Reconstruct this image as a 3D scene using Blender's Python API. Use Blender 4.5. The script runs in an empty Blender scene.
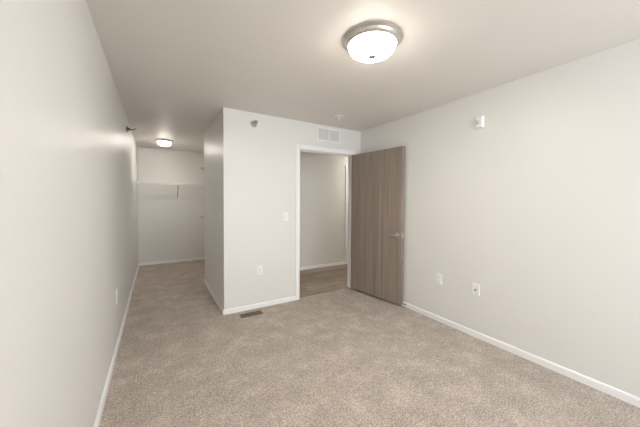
import bpy, bmesh, math, random
from mathutils import Vector, Matrix

# ------------------------------------------------------------------ scene, camera, light
C = bpy.context.scene.collection
sc = bpy.context.scene
random.seed(4)

H = 2.44                      # ceiling height
XL, XR = -0.316, 2.740        # left / right wall faces
YF = -2.10                    # window wall behind the camera
YD = 3.305                    # wall with the doorway
XP, YP = 0.682, 4.795         # partition face and its far end
YC = 6.678                    # closet back wall
XC = 1.00                     # closet right wall
YH = 4.690                    # hall far wall
OX0, OX1, OZ = 1.683, 2.593, 2.060   # door opening
WT = 0.115                    # wall thickness

cam_d = bpy.data.cameras.new('camera')
cam = bpy.data.objects.new('camera', cam_d); C.objects.link(cam)
r = Vector((0.85484101, -0.51885058, 0.00639738))
u = Vector((0.00926733, 0.02759323, 0.99957628))
f = Vector((0.51880726, 0.8544195, -0.02839618))
cam.matrix_world = Matrix(((r.x, u.x, -f.x, 0), (r.y, u.y, -f.y, 0), (r.z, u.z, -f.z, 1.3537), (0, 0, 0, 1)))
cam_d.sensor_fit = 'HORIZONTAL'; cam_d.sensor_width = 36
cam_d.lens = 36 * 270.5447 / 640
cam_d.shift_x = -0.0757 / 640
cam_d.shift_y = -4.4972 / 640
cam_d.clip_start = 0.02
sc.camera = cam

sc.view_settings.view_transform = 'Standard'
sc.view_settings.look = 'None'
sc.view_settings.gamma = 1
sc.view_settings.use_curve_mapping = False
sc.view_settings.exposure = 0.30

w = bpy.data.worlds.new('daylight'); sc.world = w; w.use_nodes = True
bg = w.node_tree.nodes['Background']
bg.inputs[0].default_value = (0.80, 0.90, 1.0, 1); bg.inputs[1].default_value = 0.9

def area(name, loc, rot, sx, sy, power, col):
    d = bpy.data.lights.new(name, 'AREA'); d.shape = 'RECTANGLE'; d.size = sx; d.size_y = sy
    d.energy = power; d.color = col
    o = bpy.data.objects.new(name, d); C.objects.link(o); o.location = loc; o.rotation_euler = rot
    return o
# daylight through the window behind the camera
WX0, WX1, WZ0, WZ1 = 0.62, 2.62, 0.62, 2.10
area('window_daylight', ((WX0 + WX1) / 2, YF - 0.22, (WZ0 + WZ1) / 2), (math.radians(90), 0, 0), WX1 - WX0, WZ1 - WZ0, 80, (0.905, 0.952, 1.0))
LAMP_COL = (1.0, 0.928, 0.835)
LAMP_MAIN, LAMP_CLOSET, LAMP_HALL_ADDED = 100.0, 84.0, 165.0

# ------------------------------------------------------------------ materials
def mat(name, col, rough=0.6, metal=0.0, spec=0.5):
    m = bpy.data.materials.new(name); m.use_nodes = True
    b = m.node_tree.nodes['Principled BSDF']
    b.inputs['Base Color'].default_value = (*col, 1); b.inputs['Roughness'].default_value = rough
    b.inputs['Metallic'].default_value = metal; b.inputs['Specular IOR Level'].default_value = spec
    return m
def nodes(m): return m.node_tree.nodes, m.node_tree.links, m.node_tree.nodes['Principled BSDF']
def objcoord(N, L, scale=(1, 1, 1)):
    t = N.new('ShaderNodeTexCoord'); mp = N.new('ShaderNodeMapping'); mp.inputs['Scale'].default_value = scale
    L.new(t.outputs['Object'], mp.inputs['Vector']); return mp.outputs['Vector']
def noise(N, L, vec, scale, detail=2, rough=0.5):
    n = N.new('ShaderNodeTexNoise'); n.inputs['Scale'].default_value = scale; n.inputs['Detail'].default_value = detail
    n.inputs['Roughness'].default_value = rough; L.new(vec, n.inputs['Vector']); return n.outputs['Fac']
def ramp(N, L, fac, stops):
    rp = N.new('ShaderNodeValToRGB'); e = rp.color_ramp.elements
    while len(e) < len(stops): e.new(0.5)
    for k, (p, c) in enumerate(stops): e[k].position = p; e[k].color = (*c, 1)
    L.new(fac, rp.inputs['Fac']); return rp.outputs['Color']
def bump(N, L, fac, bsdf, strength, dist):
    b = N.new('ShaderNodeBump'); b.inputs['Strength'].default_value = strength; b.inputs['Distance'].default_value = dist
    L.new(fac, b.inputs['Height']); L.new(b.outputs['Normal'], bsdf.inputs['Normal'])

def paint(name, col, spec=0.3, rough=0.55):
    m = mat(name, col, rough, 0, spec); N, L, b = nodes(m)
    bump(N, L, noise(N, L, objcoord(N, L), 160, 3), b, 0.06, 0.002)     # roller stipple
    return m
M_wall = paint('wall_paint', (0.775, 0.764, 0.736), 0.45, 0.42)
M_ceil = paint('ceiling_paint', (0.800, 0.762, 0.712), 0.40, 0.50)
M_trim = mat('white_trim', (0.90, 0.90, 0.89), 0.35)
M_plate = mat('white_plastic', (0.89, 0.89, 0.885), 0.35)
M_slot = mat('dark_slot', (0.10, 0.10, 0.10), 0.6)
M_grey = mat('grey_plastic', (0.50, 0.50, 0.50), 0.4)
M_brace = mat('shaded_wire_grey', (0.50, 0.49, 0.48), 0.4)  # white wire brace, with its shade put into the grey colour
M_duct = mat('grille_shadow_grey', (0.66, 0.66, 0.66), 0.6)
M_wire = mat('white_coated_wire', (0.93, 0.93, 0.92), 0.25)
M_nickel = mat('brushed_nickel', (0.64, 0.61, 0.57), 0.32, 1.0)
M_chrome = mat('chrome', (0.62, 0.61, 0.59), 0.18, 1.0)
M_dark_chrome = mat('dark_metal', (0.20, 0.195, 0.19), 0.3, 1.0)
M_finial = mat('satin_nickel', (0.30, 0.285, 0.27), 0.40, 1.0)
M_rubber = mat('grey_rubber', (0.20, 0.19, 0.18), 0.7)
M_vent = mat('brown_metal', (0.20, 0.135, 0.08), 0.45, 0.2)
M_ventslot = mat('vent_opening', (0.03, 0.022, 0.015), 0.7)

def carpet():
    m = mat('carpet', (0.45, 0.38, 0.31), 1.0, 0, 0.05); N, L, b = nodes(m)
    v = objcoord(N, L)
    fine = noise(N, L, v, 105, 3, 0.75)
    mid = noise(N, L, v, 32, 3, 0.6)
    big = noise(N, L, v, 5.0, 5, 0.65)
    c1 = ramp(N, L, fine, [(0.32, (0.215, 0.172, 0.140)), (0.50, (0.480, 0.412, 0.352)), (0.68, (0.79, 0.71, 0.635))])
    c2 = ramp(N, L, big, [(0.36, (0.88, 0.875, 0.87)), (0.52, (1.0, 1.0, 1.0)), (0.64, (1.17, 1.18, 1.19))])
    c3 = ramp(N, L, mid, [(0.30, (0.86, 0.855, 0.85)), (0.70, (1.14, 1.14, 1.14))])
    for c in (c2, c3):
        mx = N.new('ShaderNodeMix'); mx.data_type = 'RGBA'; mx.blend_type = 'MULTIPLY'; mx.inputs[0].default_value = 1
        L.new(c1, mx.inputs[6]); L.new(c, mx.inputs[7]); c1 = mx.outputs[2]
    L.new(c1, b.inputs['Base Color'])
    bump(N, L, fine, b, 0.7, 0.012)
    b.inputs['Sheen Weight'].default_value = 0.15
    return m
M_carpet = carpet()

def woodgrain(name, stretch, dark, mid, light, rough):
    m = mat(name, mid, rough, 0, 0.3); N, L, b = nodes(m)
    a = noise(N, L, objcoord(N, L, stretch), 1.0, 4, 0.6)
    st2 = tuple(s * 3.3 for s in stretch)
    d = noise(N, L, objcoord(N, L, st2), 1.0, 3, 0.6)
    ad = N.new('ShaderNodeMath'); ad.operation = 'MULTIPLY_ADD'; ad.inputs[1].default_value = 0.45
    L.new(d, ad.inputs[0])
    sc_ = N.new('ShaderNodeMath'); sc_.operation = 'MULTIPLY'; sc_.inputs[1].default_value = 0.55; L.new(a, sc_.inputs[0])
    L.new(sc_.outputs[0], ad.inputs[2])
    L.new(ramp(N, L, ad.outputs[0], [(0.33, dark), (0.50, mid), (0.66, light)]), b.inputs['Base Color'])
    return m
M_door = woodgrain('door_laminate', (26, 26, 0.55), (0.215, 0.168, 0.137), (0.285, 0.230, 0.191), (0.365, 0.304, 0.259), 0.5)

def planks():
    m = mat('plank_floor', (0.22, 0.16, 0.12), 0.45, 0, 0.4); N, L, b = nodes(m)
    t = N.new('ShaderNodeTexCoord')
    br = N.new('ShaderNodeTexBrick'); L.new(t.outputs['Object'], br.inputs['Vector'])
    br.inputs['Scale'].default_value = 1.0; br.inputs['Brick Width'].default_value = 1.22; br.inputs['Row Height'].default_value = 0.178
    br.inputs['Mortar Size'].default_value = 0.0015; br.offset = 0.37
    br.inputs['Color1'].default_value = (0.80, 0.80, 0.80, 1); br.inputs['Color2'].default_value = (1.25, 1.25, 1.25, 1)
    br.inputs['Mortar'].default_value = (0.45, 0.45, 0.45, 1)
    g = noise(N, L, objcoord(N, L, (1.4, 22, 1)), 1.6, 4, 0.65)
    c = ramp(N, L, g, [(0.30, (0.19, 0.142, 0.108)), (0.52, (0.31, 0.245, 0.19)), (0.72, (0.44, 0.36, 0.29))])
    mx = N.new('ShaderNodeMix'); mx.data_type = 'RGBA'; mx.blend_type = 'MULTIPLY'; mx.inputs[0].default_value = 1
    L.new(c, mx.inputs[6]); L.new(br.outputs['Color'], mx.inputs[7]); L.new(mx.outputs[2], b.inputs['Base Color'])
    return m
M_planks = planks()

def glow(name, strength, flank):
    m = mat(name, (0.9, 0.88, 0.84), 0.25); N, L, b = nodes(m)
    b.inputs['Emission Color'].default_value = (*LAMP_COL, 1)
    # emission graded by height to curb the ceiling halo: the frosted bottom glows far more than the flank next to the rim
    t = N.new('ShaderNodeTexCoord'); s = N.new('ShaderNodeSeparateXYZ'); L.new(t.outputs['Generated'], s.inputs[0])
    mr = N.new('ShaderNodeMapRange'); mr.interpolation_type = 'SMOOTHSTEP'
    mr.inputs['From Min'].default_value = 0.75; mr.inputs['From Max'].default_value = 0.0
    mr.inputs['To Min'].default_value = strength * flank; mr.inputs['To Max'].default_value = strength
    L.new(s.outputs['Z'], mr.inputs['Value']); L.new(mr.outputs[0], b.inputs['Emission Strength'])
    return m
M_glow_main = glow('frosted_glass_lit', LAMP_MAIN, 0.16)
M_glow_closet = glow('frosted_glass_lit_small', LAMP_CLOSET, 0.06)
M_glow_hall_added = glow('frosted_glass_added_hall', LAMP_HALL_ADDED, 0.15)

# ------------------------------------------------------------------ helpers
def box(bm, x0, y0, z0, x1, y1, z1):
    vs = [bm.verts.new(p) for p in ((x0, y0, z0), (x1, y0, z0), (x1, y1, z0), (x0, y1, z0), (x0, y0, z1), (x1, y0, z1), (x1, y1, z1), (x0, y1, z1))]
    for q in ((3, 2, 1, 0), (4, 5, 6, 7), (0, 1, 5, 4), (1, 2, 6, 5), (2, 3, 7, 6), (3, 0, 4, 7)):
        bm.faces.new([vs[i] for i in q])
def frustum(bm, x0, x1, z0, z1, y0, y1, inset):
    """plate facing -y: back at y0, front at y1 (< y0) with a chamfered edge"""
    a = [(x0, y0, z0), (x1, y0, z0), (x1, y0, z1), (x0, y0, z1)]
    m_ = y0 + (y1 - y0) * 0.45
    b = [(x0, m_, z0), (x1, m_, z0), (x1, m_, z1), (x0, m_, z1)]
    c = [(x0 + inset, y1, z0 + inset), (x1 - inset, y1, z0 + inset), (x1 - inset, y1, z1 - inset), (x0 + inset, y1, z1 - inset)]
    R = [[bm.verts.new(p) for p in ring] for ring in (a, b, c)]
    bm.faces.new(R[0][::-1]); bm.faces.new(R[2])
    for k in range(2):
        for i in range(4):
            j = (i + 1) % 4; bm.faces.new((R[k][i], R[k][j], R[k + 1][j], R[k + 1][i]))
def lathe(bm, prof, n=48, mtx=None, closed=False):
    """revolve (radius, z) about z"""
    rings = []
    for rad, z in prof:
        if rad < 1e-6: rings.append([bm.verts.new((0, 0, z))])
        else: rings.append([bm.verts.new((rad * math.cos(2 * math.pi * i / n), rad * math.sin(2 * math.pi * i / n), z)) for i in range(n)])
    pairs = list(zip(rings, rings[1:]))
    if closed: pairs.append((rings[-1], rings[0]))
    for A, B in pairs:
        for i in range(n):
            j = (i + 1) % n
            if len(A) == 1 and len(B) == 1: continue
            if len(A) == 1: bm.faces.new((A[0], B[i], B[j]))
            elif len(B) == 1: bm.faces.new((A[i], A[j], B[0]))
            else: bm.faces.new((A[i], A[j], B[j], B[i]))
    if mtx is not None:
        for ring in rings:
            for v in ring: v.co = mtx @ v.co
def tube(bm, pts, rad, n=10):
    pts = [Vector(p) for p in pts]; rings = []
    for k, p in enumerate(pts):
        d = (pts[min(k + 1, len(pts) - 1)] - pts[max(k - 1, 0)]).normalized()
        a = d.cross(Vector((0, 0, 1)))
        if a.length < 1e-3: a = d.cross(Vector((0, 1, 0)))
        a.normalize(); b = d.cross(a)
        rr = rad[k] if isinstance(rad, (list, tuple)) else rad
        rings.append([bm.verts.new(p + rr * (math.cos(2 * math.pi * i / n) * a + math.sin(2 * math.pi * i / n) * b)) for i in range(n)])
    for A, B in zip(rings, rings[1:]):
        for i in range(n):
            j = (i + 1) % n; bm.faces.new((A[i], A[j], B[j], B[i]))
    bm.faces.new(rings[0][::-1]); bm.faces.new(rings[-1])
def obj(name, bm, m, parent=None, smooth=False, bevel=0.0):
    bmesh.ops.recalc_face_normals(bm, faces=bm.faces)
    me = bpy.data.meshes.new(name); bm.to_mesh(me); bm.free(); me.materials.append(m)
    o = bpy.data.objects.new(name, me); C.objects.link(o)
    if parent: o.parent = parent
    if smooth:
        me.polygons.foreach_set('use_smooth', [True] * len(me.polygons))
        if smooth == 'auto': me.set_sharp_from_angle(angle=math.radians(40))
    if bevel:
        bv = o.modifiers.new('edge', 'BEVEL'); bv.width = bevel; bv.segments = 2; bv.limit_method = 'ANGLE'
    return o
def boxes(name, lst, m, parent=None, bevel=0.0):
    bm = bmesh.new()
    for b in lst: box(bm, *b)
    return obj(name, bm, m, parent, False, bevel)
def thing(name, label, cat, loc, rotz=0.0, group=None):
    o = bpy.data.objects.new(name, None); C.objects.link(o); o.empty_display_size = 0.05
    o.location = loc; o.rotation_euler = (0, 0, rotz); o['label'] = label; o['category'] = cat
    if group: o['group'] = group
    return o
def struct(o, label, cat):
    o['kind'] = 'structure'; o['label'] = label; o['category'] = cat; return o

# ------------------------------------------------------------------ room shell
FL = -0.08
struct(boxes('floor', [(XL, YF, FL, XR, YD + 0.05, 0), (XL, YD + 0.05, FL, XP + 0.1, YC, 0), (XP + 0.1, YP, FL, XC, YC, 0)], M_carpet),
       'beige speckled cut-pile carpet over bedroom and walk-in closet', 'floor')
struct(boxes('floor_hall', [(XP + WT, YD + 0.05, FL, 5.2, YP, -0.004)], M_planks), 'grey-brown plank flooring of hallway beyond the doorway', 'floor')
struct(boxes('ceiling', [(XL - WT, YF - WT, H, 5.2, YC + WT, H + 0.1)], M_ceil), 'taupe painted flat ceiling over the room', 'ceiling')
struct(boxes('wall_left', [(XL - WT, YF, FL, XL, YC, H)], M_wall), 'long greige wall on the left running into the closet', 'wall')
struct(boxes('wall_right', [(XR, YF, FL, XR + WT, YD, H)], M_wall), 'greige wall on the right with two white plates', 'wall')
struct(boxes('wall_back', [(XP, YD, FL, OX0 - 0.02, YD + WT, H), (OX1 + 0.02, YD, FL, XR + WT, YD + WT, H), (OX0 - 0.02, YD, OZ + 0.02, OX1 + 0.02, YD + WT, H)], M_wall),
       'greige wall holding the open doorway and the air grille', 'wall')
struct(boxes('wall_partition', [(XP, YD + WT, FL, XP + WT, YP, H)], M_wall), 'shaded greige side of the partition facing closet passage', 'wall')
struct(boxes('wall_closet_back', [(XL - WT, YC, FL, XC + WT, YC + WT, H)], M_wall), 'end wall of the walk-in closet behind wire shelf', 'wall')
struct(boxes('wall_closet_right', [(XC, YP, FL, XC + WT, YC, H)], M_wall), 'side wall of the closet hidden behind the partition', 'wall')
HD0, HD1 = 3.553, 4.37
struct(boxes('wall_hall_far', [(XP + WT, YH, FL, HD0 - 0.02, YP, H), (HD1 + 0.02, YH, FL, 5.2, YP, H), (HD0 - 0.02, YH, OZ + 0.02, HD1 + 0.02, YP, H)], M_wall), 'far wall of the hallway seen through the doorway', 'wall')
struct(boxes('wall_hall_right', [(5.2, YD + WT, FL, 5.3, YP, H)], M_wall), 'end wall of the hallway out of sight', 'wall')
struct(boxes('wall_hall_near', [(XR + WT, YD, FL, 5.3, YD + WT, H)], M_wall), 'near wall of the hallway out of sight', 'wall')
struct(boxes('wall_front', [(XL - WT, YF - WT, FL, WX0, YF, H), (WX1, YF - WT, FL, XR + WT, YF, H), (WX0, YF - WT, FL, WX1, YF, WZ0), (WX0, YF - WT, WZ1, WX1, YF, H)], M_wall),
       'window wall behind the camera', 'wall')
fr = []
for a, b in ((WX0, WX0 + .05), (WX1 - .05, WX1), ((WX0 + WX1) / 2 - .025, (WX0 + WX1) / 2 + .025)): fr.append((a, YF - .09, WZ0, b, YF - .03, WZ1))
for a, b in ((WZ0, WZ0 + .05), (WZ1 - .05, WZ1)): fr.append((WX0 + .05, YF - .085, a, WX1 - .05, YF - .035, b))
struct(boxes('window_1', fr, M_trim), 'white framed window behind the camera', 'window')

# ---- baseboards: flat board with an eased top edge
BH, BT = 0.060, 0.014
def baseboard(name, p, q, nrm, label):
    """from p to q along the wall face, nrm = direction into the room"""
    p, q, n = Vector((*p, 0)), Vector((*q, 0)), Vector((*nrm, 0))
    bm = bmesh.new(); prof = [(0, 0), (BT, 0), (BT, BH - .012), (BT - .004, BH - .004), (BT - .009, BH), (0, BH)]
    A = [bm.verts.new(p + n * t + Vector((0, 0, z))) for t, z in prof]
    B = [bm.verts.new(q + n * t + Vector((0, 0, z))) for t, z in prof]
    for i in range(len(prof)):
        j = (i + 1) % len(prof); bm.faces.new((A[i], A[j], B[j], B[i]))
    bm.faces.new(A); bm.faces.new(B[::-1])
    return struct(obj(name, bm, M_trim), label, 'baseboard')
CW = 0.058                      # casing width
CX0, CX1 = OX0 - 0.005 - CW, OX1 + 0.005 + CW
baseboard('baseboard_left', (XL, YF), (XL, YC), (1, 0), 'white baseboard along the long left wall')
baseboard('baseboard_right', (XR, YF), (XR, YD), (-1, 0), 'white baseboard along the right wall')
baseboard('baseboard_back', (XP - BT, YD), (CX0, YD), (0, -1), 'white baseboard under the outlet left of the doorway')
baseboard('baseboard_partition', (XP, YD), (XP, YP), (-1, 0), 'white baseboard along the partition in the closet passage')
baseboard('baseboard_closet', (XL + BT, YC), (XC, YC), (0, -1), 'white baseboard at the end wall of the closet')
baseboard('baseboard_hall', (XP + WT, YH), (HD0 - .02 - CW, YH), (0, -1), 'white baseboard along the hallway wall')

# ---- doorway trim: jambs, stops and casing of the bedroom doorway
J = 0.02
lst = [(OX0 - J, YD, 0, OX0, YD + WT, OZ), (OX1, YD, 0, OX1 + J, YD + WT, OZ), (OX0 - J, YD, OZ, OX1 + J, YD + WT, OZ + J)]
st = struct(boxes('trim_1', lst, M_trim), 'white casing and jambs around the open doorway', 'door frame')
boxes('door_stop_strip', [(OX0, YD + .046, 0, OX0 + .010, YD + .08, OZ - .01), (OX1 - .010, YD + .046, 0, OX1, YD + .08, OZ - .01), (OX0, YD + .046, OZ - .01, OX1, YD + .08, OZ)], M_trim, st)
CT = 0.014
zc = OZ + .005 + CW
boxes('casing', [(CX0, YD - CT, 0, CX0 + CW, YD, zc), (CX1 - CW, YD - CT, 0, CX1, YD, zc), (CX0 + CW, YD - CT, zc - CW, CX1 - CW, YD, zc)], M_trim, st, 0.003)
# hallway door beyond
lst = [(HD0 - J, YH, 0, HD0, YP, OZ), (HD1, YH, 0, HD1 + J, YP, OZ), (HD0 - J, YH, OZ, HD1 + J, YP, OZ + J)]
st2 = struct(boxes('trim_2', lst, M_trim), 'white casing of the second door down the hallway', 'door frame')
boxes('casing', [(HD0 - J - CW, YH - CT, 0, HD0 - J + .01, YH, zc), (HD1 + J - .01, YH - CT, 0, HD1 + J + CW, YH, zc), (HD0 - J + .01, YH - CT, zc - CW, HD1 + J - .01, YH, zc)], M_trim, st2, 0.003)
struct(boxes('door_2', [(HD0 + .003, YH + .03, 0.004, HD1 - .003, YH + .07, OZ - .003)], M_door), 'closed wood-look door at the edge of the hallway view', 'door')

# ---- the open bedroom door (origin on the hinge axis, slab along local -y, visible face towards -x)
DW, DT = 0.908, 0.042
d1 = thing('door_1', 'tall open greyish brown wood-grain door beside the doorway', 'door', (2.599, 3.2995, 0), math.radians(7))
d1['kind'] = 'structure'
slab = boxes('door_slab', [(-DT, -DW, 0.026, 0, -0.003, 2.058)], M_door, d1, 0.0015)
HZ = 0.925
hy = -DW + 0.066
for sgn, xf in ((-1, -DT), (1, 0)):
    h = boxes('latch_plate', [], M_chrome) if False else None
    bm = bmesh.new()
    mt = Matrix.Translation((xf, hy, HZ)) @ Matrix.Rotation(math.radians(90) * sgn, 4, 'Y')
    lathe(bm, [(0, 0), (0.028, 0), (0.028, 0.006), (0.025, 0.010), (0.014, 0.011), (0.012, 0.052), (0, 0.054)], 32, mt)
    ros = obj('door_handle', bm, M_nickel, d1, 'auto')
    ros['label'] = 'brushed nickel lever handle'
    if sgn == -1:
        bm = bmesh.new(); x = xf - 0.052
        tube(bm, [(x + .006, hy - .010, HZ), (x, hy + .004, HZ), (x - .003, hy + .03, HZ), (x - .002, hy + .06, HZ - .001), (x + .003, hy + .095, HZ - .003), (x + .007, hy + .102, HZ - .003)],
             [0.009, 0.0115, 0.010, 0.009, 0.008, 0.005], 12)
        obj('lever', bm, M_nickel, ros, True)
    else:
        bm = bmesh.new(); x = xf + 0.030
        tube(bm, [(x, hy - .008, HZ), (x, hy + .03, HZ), (x, hy + .11, HZ)], [0.0085, 0.009, 0.007], 12)
        obj('lever', bm, M_nickel, ros, True)
boxes('latch_plate', [(-DT / 2 - .0125, -DW - .0012, HZ - .028, -DT / 2 + .0125, -DW + .001, HZ + .028)], M_nickel, d1)
for z in (0.26, 1.05, 1.85):
    bm = bmesh.new(); lathe(bm, [(0, z - .045), (.006, z - .045), (.006, z + .045), (0, z + .045)], 14, Matrix.Translation((0.004, 0.002, 0)))
    obj('hinge', bm, M_nickel, d1, 'auto')

# ------------------------------------------------------------------ ceiling lamps
def ceiling_lamp(loc, R, drop, mglow, label):
    t = thing('ceiling_lamp', label, 'ceiling lamp', loc, 0, 'flush ceiling lamps')
    bm = bmesh.new(); k = R / 0.19
    lathe(bm, [(0, 0), (R, 0), (R, -.008 * k), (R * .985, -.011 * k), (R * .93, -.016 * k), (R * .915, -.021 * k), (R * .905, -.028 * k), (R * .86, -.036 * k), (R * .82, -.041 * k), (R * .80, -.040 * k), (R * .78, -.030 * k), (0, -.020 * k)], 64)
    obj('metal_pan', bm, M_nickel, t, 'auto')
    bm = bmesh.new(); g = R * .80; z0 = -.040 * k; prof = []
    for i in range(13):
        a = math.radians(90) * i / 12
        prof.append((g * math.cos(a) ** 0.8 if i < 12 else 0, z0 - drop * math.sin(a)))
    lathe(bm, prof, 64)
    obj('glass_bowl', bm, mglow, t, True)
    bm = bmesh.new(); zb = z0 - drop
    lathe(bm, [(0, zb + .006), (.020 * k, zb + .004), (.025 * k, zb - .002 * k), (.024 * k, zb - .004 * k), (.012 * k, zb - .009 * k), (.008 * k, zb - .014 * k), (0, zb - .016 * k)], 20)
    obj('finial', bm, M_finial, t, True)
    return t
ceiling_lamp((1.252, 1.403, H), 0.197, 0.070, M_glow_main, 'large lit flush ceiling lamp with nickel rim above bedroom carpet')
ceiling_lamp((0.143, 5.680, H), 0.143, 0.074, M_glow_closet, 'small lit flush ceiling lamp in the closet passage')
ceiling_lamp((4.1, 4.05, H), 0.138, 0.062, M_glow_hall_added, 'unseen flush ceiling lamp added to brighten the hallway')  # added lamp, out of view, to brighten the hallway

# ------------------------------------------------------------------ wall plates (built facing -y at the origin, then turned)
def plate_mesh(t, pw, ph):
    bm = bmesh.new(); frustum(bm, -pw / 2, pw / 2, -ph / 2, ph / 2, 0, -.0065, .0050); obj('cover_plate', bm, M_plate, t)
def outlet(loc, rz, label):
    t = thing('wall_outlet', label, 'outlet', loc, rz, 'white electrical outlets')
    plate_mesh(t, .074, .118)
    for z in (-.0195, .0195):
        bm = bmesh.new(); lathe(bm, [(0, 0), (.0165, 0), (.0165, .0035), (.0150, .0045), (0, .0045)], 24, Matrix.Translation((0, -.0045, z)) @ Matrix.Rotation(math.radians(90), 4, 'X'))
        s = obj('socket', bm, M_plate, t, 'auto')
        b = boxes('socket_slots', [(-.0075, -.0096, z - .001, -.0050, -.0088, z + .0085), (.0050, -.0096, z - .001, .0075, -.0088, z + .0085), (-.003, -.0096, z - .0105, .003, -.0088, z - .0055)], M_slot, s)
    return t
def switch(loc, rz, label):
    t = thing('light_switch', label, 'switch', loc, rz, 'white light switches')
    plate_mesh(t, .074, .118)
    bm = bmesh.new(); box(bm, -.0052, -.0075, -.012, .0052, -.0055, .012); obj('toggle_frame', bm, M_grey, t)
    bm = bmesh.new(); tube(bm, [(0, -.005, 0), (0, -.011, .004), (0, -.016, .009)], [.0046, .0042, .0036], 8); obj('toggle', bm, M_plate, t, True)
    return t
LW, RW = math.radians(90), math.radians(-90)     # turned onto the left wall (faces +x) / right wall (faces -x)
outlet((1.114, YD, .474), 0, 'white outlet low on the wall left of the doorway, above floor vent')
outlet((XR, 1.900, .484), RW, 'white outlet on the right wall, nearer the open door')
outlet((XL, 3.067, .472), LW, 'white outlet low on the left wall, seen edge-on')
switch((1.469, YD, 1.146), 0, 'white light switch on the wall beside the doorway casing')
switch((XP, 3.555, 1.146), RW, 'white light switch on the shaded partition side near its corner')
t = thing('cable_plate', 'white wall plate with one dark centre jack on right wall', 'wall plate', (XR, 1.488, .481), RW)
plate_mesh(t, .076, .120)
bm = bmesh.new(); lathe(bm, [(0, 0), (.0085, 0), (.0085, .006), (.006, .008), (.0045, .014), (0, .014)], 16, Matrix.Translation((0, -.0055, -.004)) @ Matrix.Rotation(math.radians(90), 4, 'X'))
obj('jack', bm, M_dark_chrome, t, 'auto')

# fire alarm strobe on the right wall
t = thing('alarm_strobe', 'small white alarm box with grey lens high on the right wall', 'alarm', (XR, 1.484, 2.139), RW)
bm = bmesh.new(); frustum(bm, -.040, .040, -.058, .058, 0, -.028, .012); obj('housing', bm, M_plate, t, False, .003)
bm = bmesh.new(); lathe(bm, [(0, 0), (.018, 0), (.017, .006), (.011, .010), (0, .011)], 24, Matrix.Translation((-.004, -.0270, .000)) @ Matrix.Rotation(math.radians(90), 4, 'X') @ Matrix.Diagonal((.85, 1.25, 1, 1)))
obj('lens', bm, M_grey, t, True)

# return-air grille above the doorway
t = thing('air_grille', 'white louvered air return grille above the doorway', 'vent', (2.149, YD, 2.310))
GW, GH = .202, .101
boxes('frame', [(-GW, -.010, GH - .024, GW, 0, GH), (-GW, -.010, -GH, GW, 0, -GH + .024), (-GW, -.010, -GH + .024, -GW + .024, 0, GH - .024), (GW - .024, -.010, -GH + .024, GW, 0, GH - .024), (-.010, -.010, -GH + .024, .010, 0, GH - .024)], M_trim, t, .002)
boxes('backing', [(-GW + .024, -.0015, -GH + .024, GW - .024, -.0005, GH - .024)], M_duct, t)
bm = bmesh.new()
for s in (-1, 1):
    xa, xb = (-GW + .024, -.008) if s < 0 else (.008, GW - .024)
    for i in range(11):
        z = -GH + .026 + i * .0142
        vs = [bm.verts.new(p) for p in ((xa, -.0085, z - .004), (xb, -.0085, z - .004), (xb, -.002, z + .004), (xa, -.002, z + .004), (xa, -.0085, z - .0028), (xb, -.0085, z - .0028), (xb, -.002, z + .0052), (xa, -.002, z + .0052))]
        for q in ((3, 2, 1, 0), (4, 5, 6, 7), (0, 1, 5, 4), (1, 2, 6, 5), (2, 3, 7, 6), (3, 0, 4, 7)): bm.faces.new([vs[k] for k in q])
obj('louver', bm, M_trim, t)

# floor register
t = thing('floor_vent', 'brown metal floor register set in the carpet by the baseboard', 'vent', (.960, 3.150, 0.0))
VW, VD = .130, .052
boxes('rim', [(-VW, -VD, 0, VW, -VD + .014, .007), (-VW, VD - .014, 0, VW, VD, .007), (-VW, -VD + .014, 0, -VW + .014, VD - .014, .007), (VW - .014, -VD + .014, 0, VW, VD - .014, .007)], M_vent, t, .002)
boxes('opening', [(-VW + .014, -VD + .014, 0.0005, VW - .014, VD - .014, .002)], M_ventslot, t)
boxes('slats', [(-VW + .014 + i * .0154, -VD + .014, .002, -VW + .0205 + i * .0154, VD - .014, .006) for i in range(15)] + [(-VW + .014, -.003, .002, VW - .014, .003, .0062)], M_vent, t)

# ------------------------------------------------------------------ sprinklers
def sidewall_sprinkler(loc, rz, label, mesc, mbody, marm, L=.05):
    """built facing -y"""
    t = thing('fire_sprinkler', label, 'sprinkler', loc, rz, 'sidewall fire sprinklers')
    rx = Matrix.Rotation(math.radians(90), 4, 'X')
    bm = bmesh.new(); lathe(bm, [(0, 0), (.040, 0), (.041, .004), (.036, .010), (.026, .014), (.020, .006), (0, .006)], 32, rx); obj('escutcheon', bm, mesc, t, 'auto')
    bm = bmesh.new(); lathe(bm, [(0, .006), (.019, .006), (.019, .022), (.024, .024), (.024, .032), (.014, .034), (.012, .044), (0, .044)], 20, rx); obj('sprinkler_body', bm, mbody, t, 'auto')
    bm = bmesh.new()
    for s in (-1, 1): tube(bm, [(s * .014, -.030, 0), (s * .020, -.045, 0), (s * .013, -.045 - L * .45, 0), (s * .003, -.045 - L * .75, 0)], .0052, 8)
    tube(bm, [(0, -.044, 0), (0, -.050 - L * .75, 0)], .0045, 8)
    obj('frame_arms', bm, marm, t, True)
    y = -.045 - L * .75
    boxes('deflector', [(-.019, y - .003, -.012, .019, y, .014), (-.021, y - .026, .014, .021, y, .0185)], marm, t, .001)
    return t
sidewall_sprinkler((XL, 4.33, 2.275), LW, 'dark metal fire sprinkler sticking out of the left wall', M_dark_chrome, M_dark_chrome, M_dark_chrome)
s = sidewall_sprinkler((1.040, YD, 2.300), 0, 'grey metal fire sprinkler high on wall left of the doorway', M_nickel, M_grey, M_finial)
t = thing('ceiling_sprinkler', 'white pendant fire sprinkler on the ceiling before the air grille', 'sprinkler', (2.015, 2.865, H))
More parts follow.
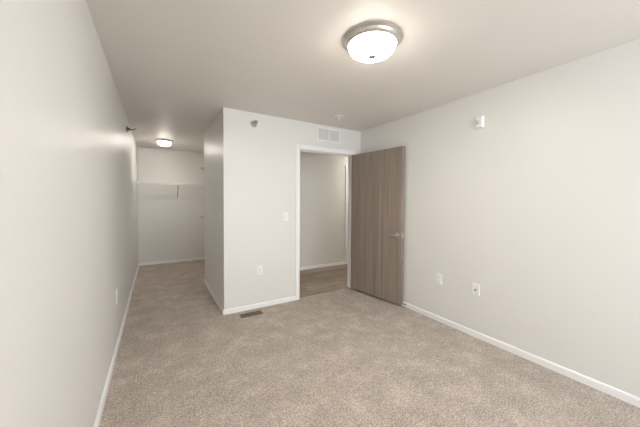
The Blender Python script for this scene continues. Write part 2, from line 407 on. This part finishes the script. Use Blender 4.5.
bm = bmesh.new(); lathe(bm, [(0, 0), (.058, 0), (.060, -.003), (.057, -.009), (.048, -.012), (.036, -.010), (.028, -.003), (0, -.002)], 40); obj('escutcheon', bm, M_plate, t, 'auto')
bm = bmesh.new(); lathe(bm, [(0, -.003), (.012, -.003), (.012, -.018), (.008, -.020), (.006, -.030), (0, -.030)], 20); obj('sprinkler_body', bm, M_plate, t, 'auto')
bm = bmesh.new()
for q in (-1, 1): tube(bm, [(q * .011, 0, -.016), (q * .015, 0, -.030), (q * .004, 0, -.050)], .003, 8)
obj('frame_arms', bm, M_plate, t, True)
bm = bmesh.new(); lathe(bm, [(0, -.048), (.006, -.048), (.016, -.053), (.016, -.0555), (.006, -.056), (0, -.060)], 24); obj('deflector', bm, M_plate, t, 'auto')

# ------------------------------------------------------------------ wire closet shelf
SZ, SY0, SY1 = 1.705, YC - .300, YC - .010
t = thing('wire_shelf', 'white wire closet shelf with rail across the closet end wall', 'shelf', ((XL + XC) / 2, YC, SZ))
ox, oy = (XL + XC) / 2, YC
def rel(p): return (p[0] - ox, p[1] - oy, p[2] - SZ)
bm = bmesh.new(); x = XL + .02; 
while x < XC - .01:
    tube(bm, [rel((x, SY1, SZ)), rel((x, SY0, SZ)), rel((x, SY0 - .002, SZ - .028))], .0015, 6); x += .0254
obj('deck_wires', bm, M_wire, t, True)
bm = bmesh.new()
for y, z in ((SY1, SZ - .003), ((SY0 + SY1) / 2, SZ - .003), (SY0 + .002, SZ - .003), (SY0, SZ - .028)): tube(bm, [rel((XL + .01, y, z)), rel((XC - .004, y, z))], .0078, 8)
obj('long_rail', bm, M_wire, t, True)
for xb in (0.408,):
    bm = bmesh.new(); tube(bm, [rel((xb, SY0 + .002, SZ - .010)), rel((xb, SY0 + .03, SZ - .035)), rel((xb, YC - .012, SZ - .275)), rel((xb, YC - .012, SZ - .300))], .0075, 8)
    br = obj('support_brace', bm, M_brace, t, True)
    boxes('brace_foot', [(xb - .020 - ox, -.014, -.322, xb + .020 - ox, 0, -.268)], M_wire, br, .003)
    boxes('brace_clip', [(xb - .012 - ox, SY0 - .008 - oy, -.034, xb + .012 - ox, SY0 + .010 - oy, .006)], M_wire, br, .003)
boxes('end_bracket', [(XL - ox, SY0 - .024 - oy, -.044, XL + .014 - ox, SY0 + .04 - oy, .020), (XL + .014 - ox, SY0 - .020 - oy, -.040, XL + .050 - ox, SY0 + .020 - oy, .014)], M_wire, t, .003)
boxes('end_bracket', [(XC - .012 - ox, SY0 - .02 - oy, -.040, XC - ox, SY0 + .04 - oy, .016)], M_wire, t, .003)
for xb in (-.225, .10, .408, .76):
    boxes('wall_clip', [(xb - .014 - ox, -.020, -.022, xb + .014 - ox, 0, .020)], M_wire, t, .003)

# ------------------------------------------------------------------ small hardware
def edge_hinge(z, label, marm, rad):
    h = thing('jamb_hinge', label, 'hinge', (XP, YP, z), 0, 'hinges on the partition end')
    bm = bmesh.new(); lathe(bm, [(0, -.032), (.008, -.032), (.008, .032), (0, .032)], 14, Matrix.Translation((-.009, .009, 0))); obj('knuckle', bm, M_nickel, h, 'auto')
    boxes('leaf', [(-.006, 0, -.032, .040, .003, .032)], M_nickel, h)
    bm = bmesh.new(); tube(bm, [(-.004, .006, .020), (-.026, .002, .020), (-.050, -.004, .018)], [rad, rad, rad * .85], 10); obj('stop_arm', bm, marm, h, True)
    bm = bmesh.new(); tube(bm, [(-.046, -.003, .022), (-.052, -.004, -.004), (-.050, -.004, -.026)], [rad * .8, rad * .8, rad * .6], 12); obj("rubber_tip", bm, M_grey, h, True)
edge_hinge(1.865, 'upper dark hinge with stop arm at the far edge of the partition', M_dark_chrome, .007)
edge_hinge(1.095, 'middle hinge with pale stop arm at the partition far edge', M_plate, .012)

t = thing('door_stop', 'tiny baseboard door stop behind the open door edge', 'door stop', (XR - BT, 2.36, .040), RW)
bm = bmesh.new(); lathe(bm, [(0, 0), (.012, 0), (.012, .004), (.005, .006), (.005, .014), (0, .014)], 16, Matrix.Rotation(math.radians(90), 4, 'X')); obj('post', bm, M_nickel, t, 'auto')
bm = bmesh.new(); lathe(bm, [(0, .014), (.009, .014), (.009, .022), (.006, .025), (0, .025)], 16, Matrix.Rotation(math.radians(90), 4, 'X')); obj('rubber_tip', bm, M_rubber, t, 'auto')
